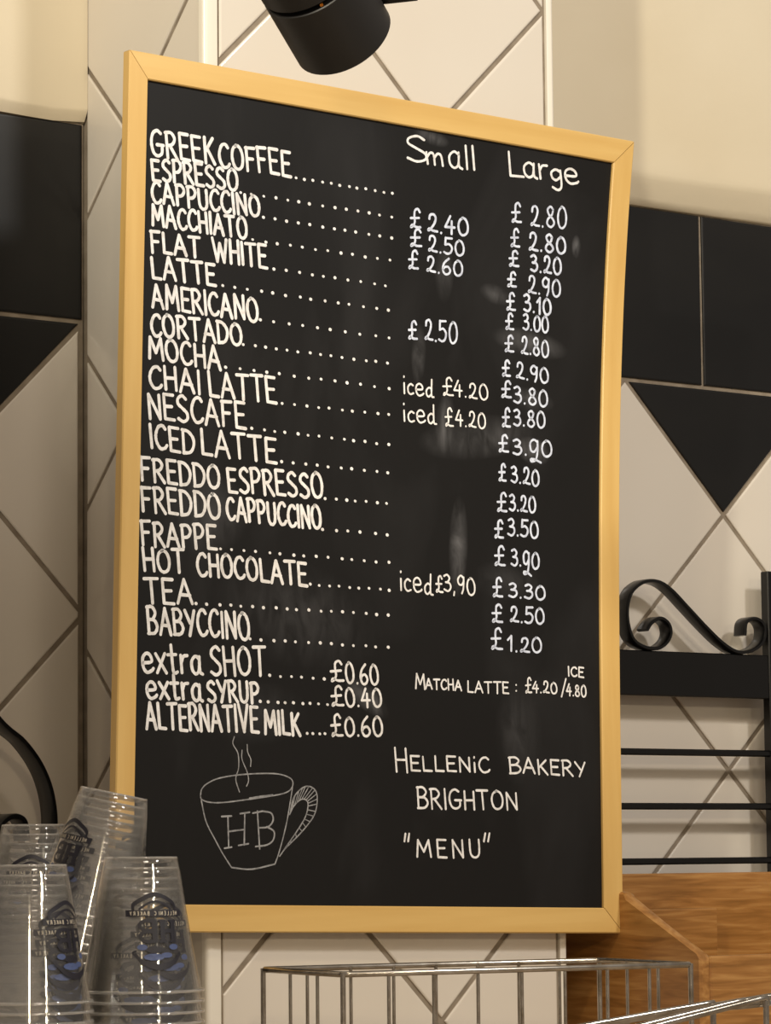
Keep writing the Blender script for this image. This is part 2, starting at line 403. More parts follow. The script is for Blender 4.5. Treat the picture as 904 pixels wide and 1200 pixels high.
UL = .0080                          # the frame's left side face starts here
FWD = .0245; FWL = .0198            # rail widths; the left one is a little narrower
def rail(side):
    prof = [(0, -.0105), (0, -.0012), (.0012, 0), (FWD-.001, 0), (FWD, -.001), (FWD, -.0085)]
    if side == 'L': prof = [(c*FWL/FWD, h) for c, h in prof]
    n = 28; vs = []; m = len(prof)
    for i in range(n+1):
        t = i/n
        for (c, h) in prof:
            if side in 'LR':
                cv = c*FWD/FWL if side == 'L' else c; v = cv+t*(BH-2*cv)+(-.0001 if i else .0001); u = UL+c if side == 'L' else BW-c
            else:
                cu = c*FWL/FWD; u = UL+cu+t*(BW-UL-c-cu); v = c if side == 'B' else BH-c
            g = .00035 if i == 0 else (-.00035 if i == n else 0)
            if side in 'LR': v += g
            else: u += g
            vs.append(BP(u, v, h))
    fs = [(i*m+k, i*m+(k+1) % m, (i+1)*m+(k+1) % m, (i+1)*m+k) for i in range(n) for k in range(m)]
    fs += [tuple(range(m))[::-1], tuple(n*m+k for k in range(m))]
    if side in 'LT': pass
    else: fs = [f[::-1] for f in fs]
    b = MB(); b.add(vs, fs); o = b.build('frame_rail', M['frame_wood'] if side in 'LR' else M['frame_wood_h'])
    child(o, board); autosmooth(o, 30); return o
for s in 'LTRB': rail(s)
gu, gv = 16, 20; vs = []; fs = []
for h in (REC, REC-.004):
    for i in range(gu+1):
        for j in range(gv+1): vs.append(BP(UL+.016+(BW-UL-.036)*i/gu, .02+(BH-.04)*j/gv, h))
q = (gu+1)*(gv+1)
for i in range(gu):
    for j in range(gv):
        a = i*(gv+1)+j; fs.append((a, a+gv+1, a+gv+2, a+1)); fs.append((q+a+1, q+a+gv+2, q+a+gv+1, q+a))
b = MB(); b.add(vs, fs); slate_o = child(b.build('chalkboard_panel', M['slate']), board); slate_o.data.shade_smooth()

# ---- handwriting: a stroke alphabet, y up, cap height 1
G = {
'A': (.62, [[(0,0),(.3,1.0)],[(.3,1.0),(.6,0)],[(.1,.36),(.52,.34)]]),
'B': (.52, [[(.04,0),(.04,1)],[(.0,.98),(.3,1.0),(.46,.78),(.3,.55),(.06,.52)],[(.1,.52),(.38,.5),(.52,.26),(.36,.03),(0,0)]]),
'C': (.5, [[(.5,.86),(.38,.99),(.18,.92),(.03,.6),(.04,.28),(.2,.02),(.42,.06),(.52,.18)]]),
'D': (.54, [[(.04,0),(.04,1)],[(0,1),(.28,.96),(.5,.72),(.53,.4),(.36,.08),(.02,0)]]),
'E': (.46, [[(.46,.99),(.04,1)],[(.04,1),(.04,.02)],[(.04,.52),(.38,.53)],[(.04,.02),(.46,.0)]]),
'F': (.46, [[(.04,1),(.04,0)],[(.0,.98),(.46,1)],[(.04,.52),(.36,.53)]]),
'G': (.6, [[(.52,.9),(.34,1),(.12,.86),(.02,.5),(.1,.12),(.3,.0),(.52,.12),(.56,.42)],[(.3,.44),(.62,.44)]]),
'H': (.52, [[(.04,1),(.04,0)],[(.5,1),(.5,0)],[(.04,.5),(.5,.52)]]),
'I': (.1, [[(.05,1),(.05,0)]]),
'K': (.5, [[(.04,1),(.04,0)],[(.46,1),(.06,.45)],[(.16,.58),(.5,0)]]),
'L': (.44, [[(.04,1),(.04,.02)],[(.04,.02),(.44,0)]]),
'M': (.72, [[(.02,0),(.1,1)],[(.1,1),(.36,.3)],[(.36,.3),(.62,1)],[(.62,1),(.7,0)]]),
'N': (.56, [[(.04,0),(.04,1)],[(.04,1),(.52,.02)],[(.52,.02),(.52,1)]]),
'O': (.6, [[(.3,1),(.1,.84),(.02,.48),(.12,.1),(.32,0),(.52,.16),(.58,.55),(.48,.88),(.3,1),(.24,.97)]]),
'P': (.5, [[(.05,0),(.05,1)],[(0,.98),(.32,1),(.48,.76),(.34,.5),(.06,.44)]]),
'R': (.54, [[(.05,0),(.05,1)],[(0,.98),(.3,1),(.46,.78),(.32,.55),(.06,.48)],[(.2,.5),(.54,0)]]),
'S': (.5, [[(.46,.88),(.3,1),(.1,.88),(.08,.68),(.26,.52),(.46,.34),(.46,.12),(.26,0),(.04,.1)]]),
'T': (.56, [[(0,.98),(.56,1)],[(.28,.99),(.28,0)]]),
'U': (.54, [[(.04,1),(.04,.3),(.14,.05),(.32,.02),(.46,.2),(.5,.6),(.5,1)]]),
'V': (.56, [[(0,1),(.28,0)],[(.28,0),(.56,1)]]),
'W': (.8, [[(0,1),(.2,0)],[(.2,0),(.4,.8)],[(.4,.8),(.6,0)],[(.6,0),(.8,1)]]),
'X': (.5, [[(0,1),(.5,0)],[(.48,1),(0,0)]]),
'Y': (.52, [[(0,1),(.26,.5)],[(.52,1),(.2,0)]]),
'e': (.6, [[(.06,.36),(.5,.42),(.46,.66),(.26,.74),(.06,.56),(.06,.2),(.24,0),(.5,.08),(.58,.16)]]),
'x': (.5, [[(0,.72),(.5,0)],[(.48,.74),(.02,0)]]),
't': (.44, [[(.2,1.05),(.2,.12),(.3,0),(.42,.04)],[(0,.68),(.42,.7)]]),
'r': (.4, [[(.04,.7),(.06,0)],[(.06,.42),(.18,.66),(.38,.7)]]),
'a': (.56, [[(.46,.6),(.26,.72),(.05,.5),(.06,.16),(.22,0),(.4,.14),(.46,.6)],[(.46,.7),(.45,.12),(.58,0)]]),
'i': (.12, [[(.06,.62),(.06,0)],[(.06,.98),(.065,1.02)]]),
'c': (.44, [[(.42,.56),(.24,.64),(.05,.44),(.06,.14),(.22,0),(.44,.08)]]),
'd': (.56, [[(.42,.5),(.24,.58),(.05,.38),(.07,.1),(.22,0),(.4,.16)],[(.44,1.1),(.42,.1),(.58,0)]]),
'm': (.8, [[(.04,.5),(.06,0)],[(.06,.3),(.2,.5),(.34,.44),(.36,0)],[(.36,.3),(.52,.5),(.66,.42),(.7,0)]]),
'l': (.14, [[(.07,.98),(.07,0)]]),
'g': (.5, [[(.44,.5),(.24,.58),(.05,.4),(.08,.14),(.24,.06),(.42,.24)],[(.44,.56),(.44,-.2),(.28,-.42),(.06,-.32)]]),
'0': (.56, [[(.28,1),(.1,.82),(.03,.46),(.12,.1),(.3,0),(.5,.18),(.54,.55),(.44,.88),(.28,1),(.22,.96)]]),
'1': (.3, [[(.02,.72),(.22,1)],[(.22,1),(.22,0)]]),
'2': (.54, [[(.1,.72),(.14,.94),(.32,1),(.44,.8),(.36,.45),(.14,.1),(.05,.06),(.12,.16),(.3,.06),(.54,.04)]]),
'3': (.5, [[(.06,.9),(.26,1),(.42,.82),(.3,.58),(.16,.54)],[(.16,.54),(.42,.5),(.48,.24),(.3,.02),(.04,.1)]]),
'4': (.54, [[(.3,1),(.02,.36)],[(.02,.36),(.52,.38)],[(.38,.72),(.36,0)]]),
'5': (.52, [[(.1,1),(.08,.56)],[(.1,.98),(.48,1)],[(.08,.56),(.32,.62),(.5,.4),(.42,.1),(.22,0),(.02,.08)]]),
'6': (.52, [[(.42,1),(.14,.7),(.04,.3),(.16,.02),(.38,.04),(.5,.26),(.36,.48),(.14,.42),(.06,.26)]]),
'8': (.54, [[(.44,.86),(.28,1),(.1,.84),(.2,.58),(.42,.4),(.5,.18),(.3,0),(.08,.14),(.12,.38),(.36,.6),(.44,.86)]]),
'9': (.5, [[(.44,.86),(.24,1),(.05,.78),(.1,.52),(.3,.48),(.44,.7)],[(.45,.92),(.42,.3),(.32,0)]]),
'q': (.5, [[(.44,.86),(.24,1),(.05,.78),(.08,.3),(.26,.22),(.42,.5)],[(.45,.92),(.44,.2),(.34,-.3),(.12,-.42),(.08,-.28),(.3,-.28),(.62,-.46)]]),
'£': (.5, [[(.46,.84),(.36,1),(.22,.9),(.2,.6),(.22,.3),(.12,.08),(.04,.04),(.1,.16),(.28,.06),(.5,.06)],[(.02,.5),(.42,.54)]]),
'.': (.1, [[(.05,.02),(.055,.03)]]), ',': (.1, [[(.06,.05),(.02,-.14)]]),
':': (.1, [[(.05,.1),(.055,.11)],[(.05,.62),(.055,.63)]]), '/': (.36, [[(0,-.2),(.36,1.15)]]),
'"': (.36, [[(.14,1),(.04,.0)],[(.36,1),(.26,.0)]]),
}
CURVED = set('BCDGOPRSU0235689q£eratcdmg')
class Ink:
    def __init__(s): s.s = []
    def stroke(s, px, wid, curve=True):
        P = smooth_line(px, 5) if curve and len(px) > 2 else [np.array(p, float) for p in px]
        s.s.append((P, wid))
    def word(s, txt, x0, y0, x1, y1, h, wid=3.2, gap=.16, h1=None, lean=.02):
        h1 = h1 or h; adv = []; x = 0
        for ch in txt:
            if ch == ' ': adv.append(x); x += .35; continue
            adv.append(x); x += G[ch][0]+gap
        tot = x-gap
        for ch, a in zip(txt, adv):
            if ch == ' ': continue
            jh = random.uniform(.96, 1.05); jr = random.uniform(-.03, .03); jy = random.uniform(-.03, .03)
            for st in G[ch][1]:
                pts = []
                for (gx, gy) in st:
                    t = (a+gx)/tot; hh = (h+(h1-h)*t)*jh
                    yy = (gy+jy)*hh
                    pts.append((x0+(lean-.02)*h*.55+(x1-x0)*t+yy*(jr*.7-lean), y0+(y1-y0)*t-yy))
                s.stroke(pts, wid, len(st) > 2)
    def dots(s, x0, y0, x1, y1, n, r=3.3):
        for k in range(n):
            t = (k+random.uniform(-.12, .12)*(0 < k < n-1))/(n-1); x = x0+(x1-x0)*t; y = y0+(y1-y0)*t+random.uniform(-.5, .5)
            s.stroke([(x-.3, y), (x+.3, y+.2)], r*random.uniform(.85, 1.15), False)
    def build(s, m, name='chalk_lettering'):
        b = MB(); allp = np.concatenate([np.array(P) for P, _ in s.s]); uv = to_uv(allp); k = 0; lift = 0
        for P, wid in s.s:
            n = len(P); c = uv[k:k+n]; k += n; r = wid/2/1215; lift = (lift+1) % 5
            t = np.gradient(c, axis=0) if n > 2 else np.repeat([c[-1]-c[0]], n, 0)
            t /= np.maximum(np.linalg.norm(t, axis=1)[:, None], 1e-9); nn = np.stack([-t[:, 1], t[:, 0]], 1)
            rv = r*np.array([random.uniform(.9, 1.1) for _ in range(n)])[:, None]
            Lp, Rp = c+nn*rv, c-nn*rv; cap0, cap1 = [], []
            for q in range(1, 6):
                a = math.pi*q/6
                cap0.append(c[0]-t[0]*r*math.sin(a)+nn[0]*r*math.cos(a)); cap1.append(c[-1]+t[-1]*r*math.sin(a)-nn[-1]*r*math.cos(a))
            loop = np.array(list(Lp)+list(Rp)+cap0+cap1); h = REC+.0002+.00006*lift
            V = BP(loop[:, 0], loop[:, 1], h); f = [(i, n+i, n+i+1, i+1) for i in range(n-1)]
            f.append(tuple([0]+[2*n+q for q in range(5)]+[n])); f.append(tuple([2*n-1]+[2*n+5+q for q in range(5)]+[n-1]))
            b.add(V, f)
        return child(b.build(name, m), board)
def row(words, dots=None, m='chalk', wid=3.7, lean=.075):
    for wd in words:
        a = list(wd[:6]); k = Ink(); k.word(*a, **({'wid': wid, 'lean': lean} | (wd[6] if len(wd) > 6 else {}))); k.build(M[m], 'chalk_word')
    if dots: k = Ink(); k.dots(*dots); k.build(M[m], 'dot_leader')
row([('GREEK',177,182,251,193,29),('COFFEE',257,195,340,207,28)], (347,208.6,459.8,226.6,12))
row([('ESPRESSO',178,211,278,223,25)], (282,225.6,459,254,14))
row([('CAPPUCCINO',178,237,304,254,24)], (308.7,254.6,459,278.7,12))
row([('MACCHIATO',178,263,289,280,24)], (296,281,457,305,12))
row([('FLAT',177,295,234,302,24),('WHITE',250,306,312,314,26)], (321,315,451.7,334.6,10))
row([('LATTE',178,326,252,335,25)], (261,335,455,363.6,14))
row([('AMERICANO',178,359,302,377,27)], (305,374.6,456,396,10))
row([('CORTADO',177,393,283,405,25)], (285,403.6,454,425.6,14))
row([('MOCHA',174,420,258,433,26)], (264.4,430,456,455,13))
row([('CHAI',175,455,234,461,27),('LATTE',245,464,323,473,29)], (330.6,472.6,455.6,486,10))
row([('NESCAFE',174,490,287,502,29)], (295,502,455.6,521,13))
row([('ICED',176,525,227,532,27),('LATTE',236,533,323,542,29)], (330,541,454.5,554,10))
row([('FREDDO',165,563,257,572,27),('ESPRESSO',267,576,378,584,28)], (381,583.8,453,590,7))
row([('FREDDO',166,599,258,608,28),('CAPPUCCINO',266,609,376,620,26)], (378,619.9,453.8,626.4,6))
row([('FRAPPE',166,639,253,644,27)], (258.4,642.9,456,659.3,15))
row([('HOT',168,669,216,672,26),('CHOCOLATE',231,674,359,686,26)], (363.6,684.8,456,691.4,9))
row([('TEA',170,706,225,708,28)], (229.6,706.8,454.9,720.6,18))
row([('BABYCCINO',173,742,292,749,30)], (293,748.7,454.9,758.6,13))
row([('extra',166,787,236,790,30),('SHOT',246,790,311,792,32),('£',387,799,402,799,25,{'wid':2.8}),('0.60',405,801,443,802,23,{'wid':2.9})], (316,791.5,380,795.5,6))
row([('extra',171,818,236,821,27),('SYRUP',243,822,303,824,24),('£',388,828,402,828,24,{'wid':2.8}),('0.40',405,828,447,829,22,{'wid':2.9})], (305,821.8,383.7,825.4,9))
row([('ALTERNATIVE',171,854,302,858,30),('MILK',310,859,351,862,26),('£',388,863,401,863,25,{'wid':2.8}),('0.60',404,863,448,863,22,{'wid':2.9})], (360,859.4,380.7,860,4))
row([('S',475,188,500,191,31),('mall',499,192,557,200,27)], wid=2.9)
row([('L',596,206,613,207,28),('arge',613,206,678,217,23,{'gap':.1})], wid=3.0)
PR = [(481,493,267,22,'2.40',501,549,271,277,20),(481,494,289,21,'2.50',502,544,294,300,18),(479,490,315,21,'2.60',500,542,318,324,18),
 (479,489,398,22,'2.50',498,536,399,402,24),(600,611,260,23,'2.80',622,664,265,268,24),(599,609,289,21,'2.80',620,663,293,298,20),
 (597,608,312,19,'3.20',622,658,318,322,19),(595,605,336,18,'2.90',619,657,343,348,20),(594,604,363,20,'3.10',614,646,365,369,19),
 (593,602,386,19,'3.00',613,643,386,390,18),(592,602,412,20,'2.80',611,643,414,419,20),(589,598,441,18,'2.90',605,643,443,450,18),
 (588,599,466,20,'3.80',602,642,472,477,19),(589,598,500,22,'3.80',602,639,498,502,18),(585,596,530,20,'3.q0',601,647,532,535,18),
 (585,593,564,21,'3.20',599,632,565,570,19),(583,594,600,22,'3.20',597,628,598,601,18),(580,590,630,22,'3.50',595,631,627,631,19),
 (580,592,663,23,'3.q0',599,632,662,667,19),(578,589,700,22,'3.30',596,639,700,703,16),(577,589,729,22,'2.50',598,638,729,731,18),
 (576,589,761,25,'1.20',595,635,763,765,17)]
for i, (a, c, yb, h, t, x0, x1, y0, y1, hh) in enumerate(PR):
    row([('£',a,yb,c,yb+1,h,{'wid':2.8}),(t,x0,y0,x1,y1,hh)], m='chalk_blue', lean=.0, wid=3.0 if i in (0, 5, 6, 8) else 2.7)
row([('iced',473,461,508,465,19),('£',519,464,531,465,22),('4.20',532,464,572,469,18)], m='chalk', lean=.03, wid=2.2)
row([('iced',473,493,511,497,19),('£',522,499,531,500,22),('4.20',534,498,569,503,18)], m='chalk', lean=.03, wid=2.2)
row([('iced',469,691,507,697,22),('£',511,694,519,695,20),('3,90',520,693,557,698,20)], m='chalk', lean=.03, wid=2.3)
row([('M',487,807,498,808,18),('ATCHA',499,807,541,809,12),('LATTE',548,811,596,813,13),(':',604,811,606,811,13),('£',616,812,623,812,18),
     ('4.20',624,811,653,813,13),('/',658,813,664,813,15),('4.80',664,815,687,817,13),('ICE',666,792,684,794,11)], m='chalk', lean=.03, wid=2.1)
row([('H',463,904,477,905,28),('ELLENiC',481,903,573,905,17),('B',597,906,610,906,19),('AKERY',613,906,686,910,17)], wid=2.5)
row([('BRIGHTON',489,947,606,949,24,{'h1':20})], wid=2.6)
row([('"',473,986,480,986,9),('MENU',488,1004,563,1005,20,{'gap':.3}),('"',566,986,574,986,9)], wid=2.6)
# the drawn cup
k = Ink(); T = lambda L: [(180+x/3.013, 850+y/3.013) for x, y in L]
k.stroke(T([(165,250),(170,225),(190,205),(230,187),(300,175),(380,170),(440,172),(480,185),(492,203),(485,225),(460,240),(400,252),(330,262),(250,272),(200,272),(170,262),(165,248)]), 1.5)
k.stroke(T([(168,265),(185,340),(215,400),(245,455),(275,502)]), 1.5); k.stroke(T([(275,502),(345,508),(428,490)]), 1.7)
k.stroke(T([(428,490),(445,440),(470,340),(490,220)]), 1.5)
k.stroke(T([(340,258),(380,252),(420,247)]), 2.4)
outer = [(483,300),(495,255),(520,225),(545,215),(570,228),(578,260),(570,310),(545,350),(510,390),(465,435),(445,462)]
inner = [(480,315),(495,285),(520,262),(540,265),(545,285),(535,325),(505,375),(470,425),(450,455)]
k.stroke(T(outer), 1.5); k.stroke(T(inner), 1.4)
so, si = smooth_line(outer, 8), smooth_line(inner, 8)
for q in range(1, 22):
    a = so[int(q/22*(len(so)-1))]; c = si[int(max(0, q/22-.04)*(len(si)-1))]; k.stroke(T([a, c]), 1.1, False)
k.build(M['chalk_thin'], 'chalk_drawing')
k = Ink()
for L in ([(285,40),(280,65),(298,100),(300,150),(290,190),(303,235)],[(312,88),(312,120),(330,165),(335,195),(328,215)],[(330,68),(332,95),(343,120),(342,145)]): k.stroke(T(L), 1.3)
k.build(M['chalk_thin'], 'chalk_drawing')
k = Ink()
for L in ([(240,322),(275,320)],[(262,322),(265,430)],[(250,434),(275,430)],[(305,312),(338,307)],[(322,310),(320,422)],[(300,424),(335,418)],[(263,375),(320,368)],[(350,310),(385,303)],[(366,303),(374,436)],
          [(385,303),(415,310),(422,335),(405,358),(372,362)],[(400,358),(425,375),(422,405),(400,422),(360,428)]): k.stroke(T(L), 1.9)
k.build(M['chalk_thin'], 'chalk_drawing')

# ------------------------------------------------------------------ spotlight above the board
dist = 2.42; c_end = atZ(403.5, 46, dist)
sx, sy = .547, -.837
axis = Fv*.68+(Rr*sx+Ur*sy)*.733; axis /= np.linalg.norm(axis)
lamp = empty('track_spotlight', c_end, 'black cylindrical spotlight hanging above the menu board, cut off by the picture top', 'spotlight')
q = Vector(axis).to_track_quat('Z', 'Y'); RL = .0385
def lpart(name, prof, m, smooth=35):
    b = MB(); b.lathe(prof, 56); o = b.build(name, m, lamp); o.rotation_mode = 'QUATERNION'; o.rotation_quaternion = q; autosmooth(o, smooth); return o
lpart('lamp_barrel', [(RL-.003,-.03),(RL-.0015,0),(RL,-.0015),(RL,-.060),(RL-.001,-.0608),(RL-.0045,-.061)], M['lamp_black'])
lpart('joint_ring', [(RL-.0045,-.061),(RL-.0045,-.0645)], M['black_metal'])
lpart('rear_barrel', [(RL-.0045,-.0645),(RL-.001,-.0648),(RL,-.0656),(RL,-.150),(RL-.004,-.154),(.0001,-.154)], M['lamp_black'])
lpart('lamp_lens', [(RL-.003,-.024),(RL*.5,-.028),(.0001,-.03)], mat('frosted_lens', (.9,.85,.75), .3))
b = MB()
pj = atZ(392, 8, dist-.03)  # a small brass screw in the joint
ca = c_end-axis*.0627; e1 = np.cross(axis, Uv); e1 /= np.linalg.norm(e1); e2 = np.cross(e1, axis)
best = min((np.linalg.norm(proj(ca+(e1*math.cos(t)+e2*math.sin(t))*RL)-np.array([380, 13]))+(50 if (e1*math.cos(t)+e2*math.sin(t)) @ Fv > 0 else 0), t) for t in np.linspace(0, 6.28, 200))[1]
rd = e1*math.cos(best)+e2*math.sin(best); sc_p = ca+rd*(RL-.0045); b.tube([sc_p, sc_p+rd*.0035], [.0016, .0014], 10); o = child(b.build('brass_screw', mat('brass', s2l(205,130,50), .3, .9)), lamp)
b = MB(); up = atZ(448, -5, dist+.03)
b.tube([c_end-axis*.11+Rr*.03, c_end-axis*.11+Rr*.055], .006, 12)
pA = atZ(452, -2, dist); pB = atZ(489, -6, dist)
b.tube([pA-Rr*.02, pA, pB], .0045, 12); b.tube([pB, pB+np.array([0, 0, .12])], .0045, 12); b.tube([c_end-axis*.11+Rr*.05, pA-Rr*.02], .0045, 12)
o = child(b.build('bracket', M['black_metal']), lamp); autosmooth(o, 40)
tp = pB+np.array([0, 0, .12]); b = MB(); b.cbox((tp[0]-.018, tp[1]-.018, tp[2]-.002), (tp[0]+.018, tp[1]+.018, tp[2]+.022), .002)
child(b.build('track_adapter', M['black_metal']), lamp)
sl = bpy.data.lights.new('spotlight_beam', 'SPOT'); sl.energy = 8; sl.spot_size = math.radians(100); sl.spot_blend = 1; sl.shadow_soft_size = .03; sl.color = (1, .82, .55)
so_ = bpy.data.objects.new('spotlight_beam', sl); col.objects.link(so_); so_.parent = lamp; so_.location = tuple(axis*.004)
so_.rotation_mode = 'QUATERNION'; so_.rotation_quaternion = Vector(axis).to_track_quat('-Z', 'Y')

# ------------------------------------------------------------------ black metal racks
def strip(pts, wy, th):             # flat bar bent along a curve in the XZ plane, wy deep in Y (forward)
    P = smooth_line(pts, 7); n = len(P); vs = []; fs = []
    for i in range(n):
        t = P[min(i+1, n-1)]-P[max(i-1, 0)]; t /= np.linalg.norm(t); nn = np.array([-t[2], 0, t[0]])
        e = .0012
        for (a, y) in ((-th/2, -e), (-th/2+e*.6, 0), (th/2-e*.6, 0), (th/2, -e), (th/2, -wy+e), (th/2-e*.6, -wy), (-th/2+e*.6, -wy), (-th/2, -wy+e)):
            vs.append(P[i]+nn*a+np.array([0, y+wy/2, 0]))
    m = 8
    for i in range(n-1):
        for k in range(m): fs.append((i*m+k, i*m+(k+1) % m, (i+1)*m+(k+1) % m, (i+1)*m+k))
    fs += [tuple(range(m))[::-1], tuple((n-1)*m+k for k in range(m))]
    b = MB(); b.add(vs, fs); return b
YR = .18
rr_z = lambda y, x=815: atY(x, y, YR)[2]
pR = atY(893, 760, YR+.006)[0]; pL = W+.012; pR2 = pR+.03
rack = empty('metal_rack', ((pL+pR)/2, YR, CZ), 'black metal rack with scroll top to the right of the menu board', 'rack')
ztop = atY(893, 668, YR-.012)[2]
for a, c in ((pL, pL+.02), (pR, pR2)):
    b = MB(); b.cbox((a, YR-.006, CZ), (c, YR+.006, ztop), .0012); child(b.build('post', M['black_metal']), rack)
zt, zb = rr_z(765), rr_z(817)
b = MB(); b.cbox((pL+.02, YR-.005, zb), (pR, YR+.004, zt), .001); child(b.build('top_bar', M['black_metal']), rack)
for y in (882, 945, 1009, 1074, 1140):
    z = rr_z(y); b = MB(); b.cbox((pL+.018, YR-.004, z-.0036), (pR+.002, YR+.004, z+.0036), .0015); child(b.build('rail', M['black_metal']), rack)
SC = [(160,352),(178,326),(208,312),(235,330),(243,365),(228,398),(195,417),(150,412),(112,385),(93,330),(91,270),(108,217),(150,184),(200,184),(245,212),(300,270),(370,345),(430,402),(480,430),(530,424),(566,395),(574,352),(560,322),(532,313),(508,328),(503,372)]
scp = [atY(700+x/3, 620+y/3, YR) for x, y in SC]
dzs = zt+.0022-min(p[2] for p in scp); 
for p in scp: p[2] += dzs
o = child(strip(scp, .018, .0042).build('scroll', M['black_metal']), rack); autosmooth(o, 35)
# left rack, mostly behind the cups
YL = .135
rackl = empty('metal_rack', (-.25, YL, CZ), 'black metal rack scroll at the left edge, behind the cup stacks', 'rack')
SL = [(-150,700),(-100,738),(-50,790),(-5,846),(22,870),(43,900),(55,935),(57,975),(42,1008),(15,1015),(-5,998),(-6,970),(8,957),(22,962),(26,985)]
slp = [atY(x, y, YL) for x, y in SL]
o = child(strip(slp, .024, .0048).build('scroll', M['black_metal']), rackl); autosmooth(o, 35)
zt2 = min(p[2] for p in slp)-.0022
b = MB(); b.cbox((-.42, YL-.005, zt2-.042), (-.03, YL+.004, zt2), .001); child(b.build('top_bar', M['black_metal']), rackl)
for a in (-.44, -.03):
    b = MB(); b.cbox((a, YL-.012, CZ), (a+.02, YL+.012, zt2+(.0 if a > -.1 else .09)), .0012); child(b.build('post', M['black_metal']), rackl)
for k in (1, 2):
    z = zt2-.042-.04*k; b = MB(); b.cbox((-.42, YL-.004, z-.0036), (-.03, YL+.004, z+.0036), .0015); child(b.build('rail', M['black_metal']), rackl)

# ------------------------------------------------------------------ wooden bin
YF, YB = -.135, .125; TH = .013
pf = atY(821, 1121, YF); X1 = pf[0]; zf = pf[2]; pp = atX(729, 1045, X1)
zbk = atY(815, 1023, YB)[2]; X2 = X1+.42
bin_ = empty('wooden_bin', (X1+.21, (YF+YB)/2, CZ), 'brown plywood bin with sloping side, below the rack right of the board', 'bin')
prof = [(YB, CZ), (YF, CZ), (YF, zf-.004), (YF+.003, zf)]
ys, zs = pp[1], pp[2]
prof += [(YF+.016, zf+.003)] if False else []
prof += [(ys-.008, zs-.006), (ys, zs-.0005), (ys+.008, zs+.0), (YB, zs+.0)]
def side(x):
    n = len(prof); vs = []; c = .0022
    cy = np.mean([p[0] for p in prof]); cz = np.mean([p[1] for p in prof])
    sh = lambda p: (p[0]+(c if p[0] < cy else -c), p[1]-(c if p[1] > cz else -c))
    for X, pr in ((x, [sh(p) for p in prof]), (x+c, prof), (x+TH-c, prof), (x+TH, [sh(p) for p in prof])):
        vs += [(X, p[0], p[1]) for p in pr]
    fs = [(r*n+i, r*n+(i+1) % n, (r+1)*n+(i+1) % n, (r+1)*n+i) for r in range(3) for i in range(n)]+[tuple(range(n))[::-1], tuple(3*n+i for i in range(n))]
    b = MB(); b.add(vs, fs); return b
for x in (X1, X2-TH): o = child(side(x).build('side_panel', M['wood_y']), bin_); autosmooth(o, 35)
b = MB(); b.cbox((X1+TH, YF, CZ), (X2-TH, YF+TH, zf), .002); child(b.build('front_panel', M['wood_x']), bin_)
b = MB(); b.cbox((X1-.03, YB, CZ), (X2, YB+.014, zbk), .002); child(b.build('back_panel', M['wood_x']), bin_)
b = MB(); b.cbox((X1+TH, YF+TH, CZ), (X2-TH, YB, CZ+.01), .001); child(b.build('bottom_panel', M['wood_x']), bin_)
xm = atY(845, 1090, YB-.03)[0]
b = MB(); b.cbox((X1+TH, YB-.026, CZ+.01), (xm, YB-.0002, atY(800, 1065, YB-.026)[2]), .0015); child(b.build('inner_block', M['wood_x']), bin_)

# ------------------------------------------------------------------ wire baskets
def solve_depth(x, y, z):           # point on the ray at height z
    r = ray(x, y); return CAM+r*(z-CAM[2])/r[2]
zr = -.609
N0 = solve_depth(403, 1142, zr)
bl = .333; bd = .152; ROT = math.radians(-9)
Rpt = N0+np.array([bl, 0, 0])
basket = empty('wire_basket', (N0[0]+bl/2, N0[1]+bd/2, CZ), 'chrome wire basket standing in front of the pier below the menu board', 'basket')
def wire(name, pts, r, par, close=False, n=8):
    if par is basket: pts = [Vector((N0[0], N0[1], 0))+Matrix.Rotation(ROT, 3, 'Z') @ (Vector(p)-Vector((N0[0], N0[1], 0))) for p in pts]
    b = MB(); b.tube(pts, r, n, close); o = b.build(name, M['wire']); child(o, par); autosmooth(o, 50); return o
def basket_at(par, x0, y0, x1, y1, z0, z1, nx, ny, r=.0015, rim=.0026, lean=0.0):
    def rect(z, e=0.0): return [(x0-e, y0-e, z), (x1+e, y0-e, z), (x1+e, y1+e, z), (x0-e, y1+e, z)]
    def rounded(P, rad=.006):
        out = []
        for i in range(4):
            p, a, c = Vector(P[i]), Vector(P[i-1]), Vector(P[(i+1) % 4])
            out += [p+(a-p).normalized()*rad, p+(a-p).normalized()*rad*.3+(c-p).normalized()*rad*.3, p+(c-p).normalized()*rad]
        return out
    wire('rim', rounded(rect(z1)), rim, par, True, 10)
    wire('base_ring', rounded(rect(z0+.002)), rim*.8, par, True)
    for i in range(nx+1):
        x = x0+(x1-x0)*i/nx
        for y, s in ((y0, 1), (y1, -1)): wire('upright', [(x, y+s*r, z1+.001), (x, y+s*r, z0+.003)], r if 0 < i < nx else r*1.5, par)
    for i in range(1, ny):
        y = y0+(y1-y0)*i/ny
        for x, s in ((x0, 1), (x1, -1)): wire('upright', [(x+s*r, y, z1+.001), (x+s*r, y, z0+.003)], r, par)
    for i in range(1, nx): x = x0+(x1-x0)*i/nx; wire('base_wire', [(x, y0, z0+.0045), (x, y1, z0+.0045)], r, par)
basket_at(basket, N0[0], N0[1], N0[0]+bl, N0[1]+bd, CZ, zr, 8, 3)
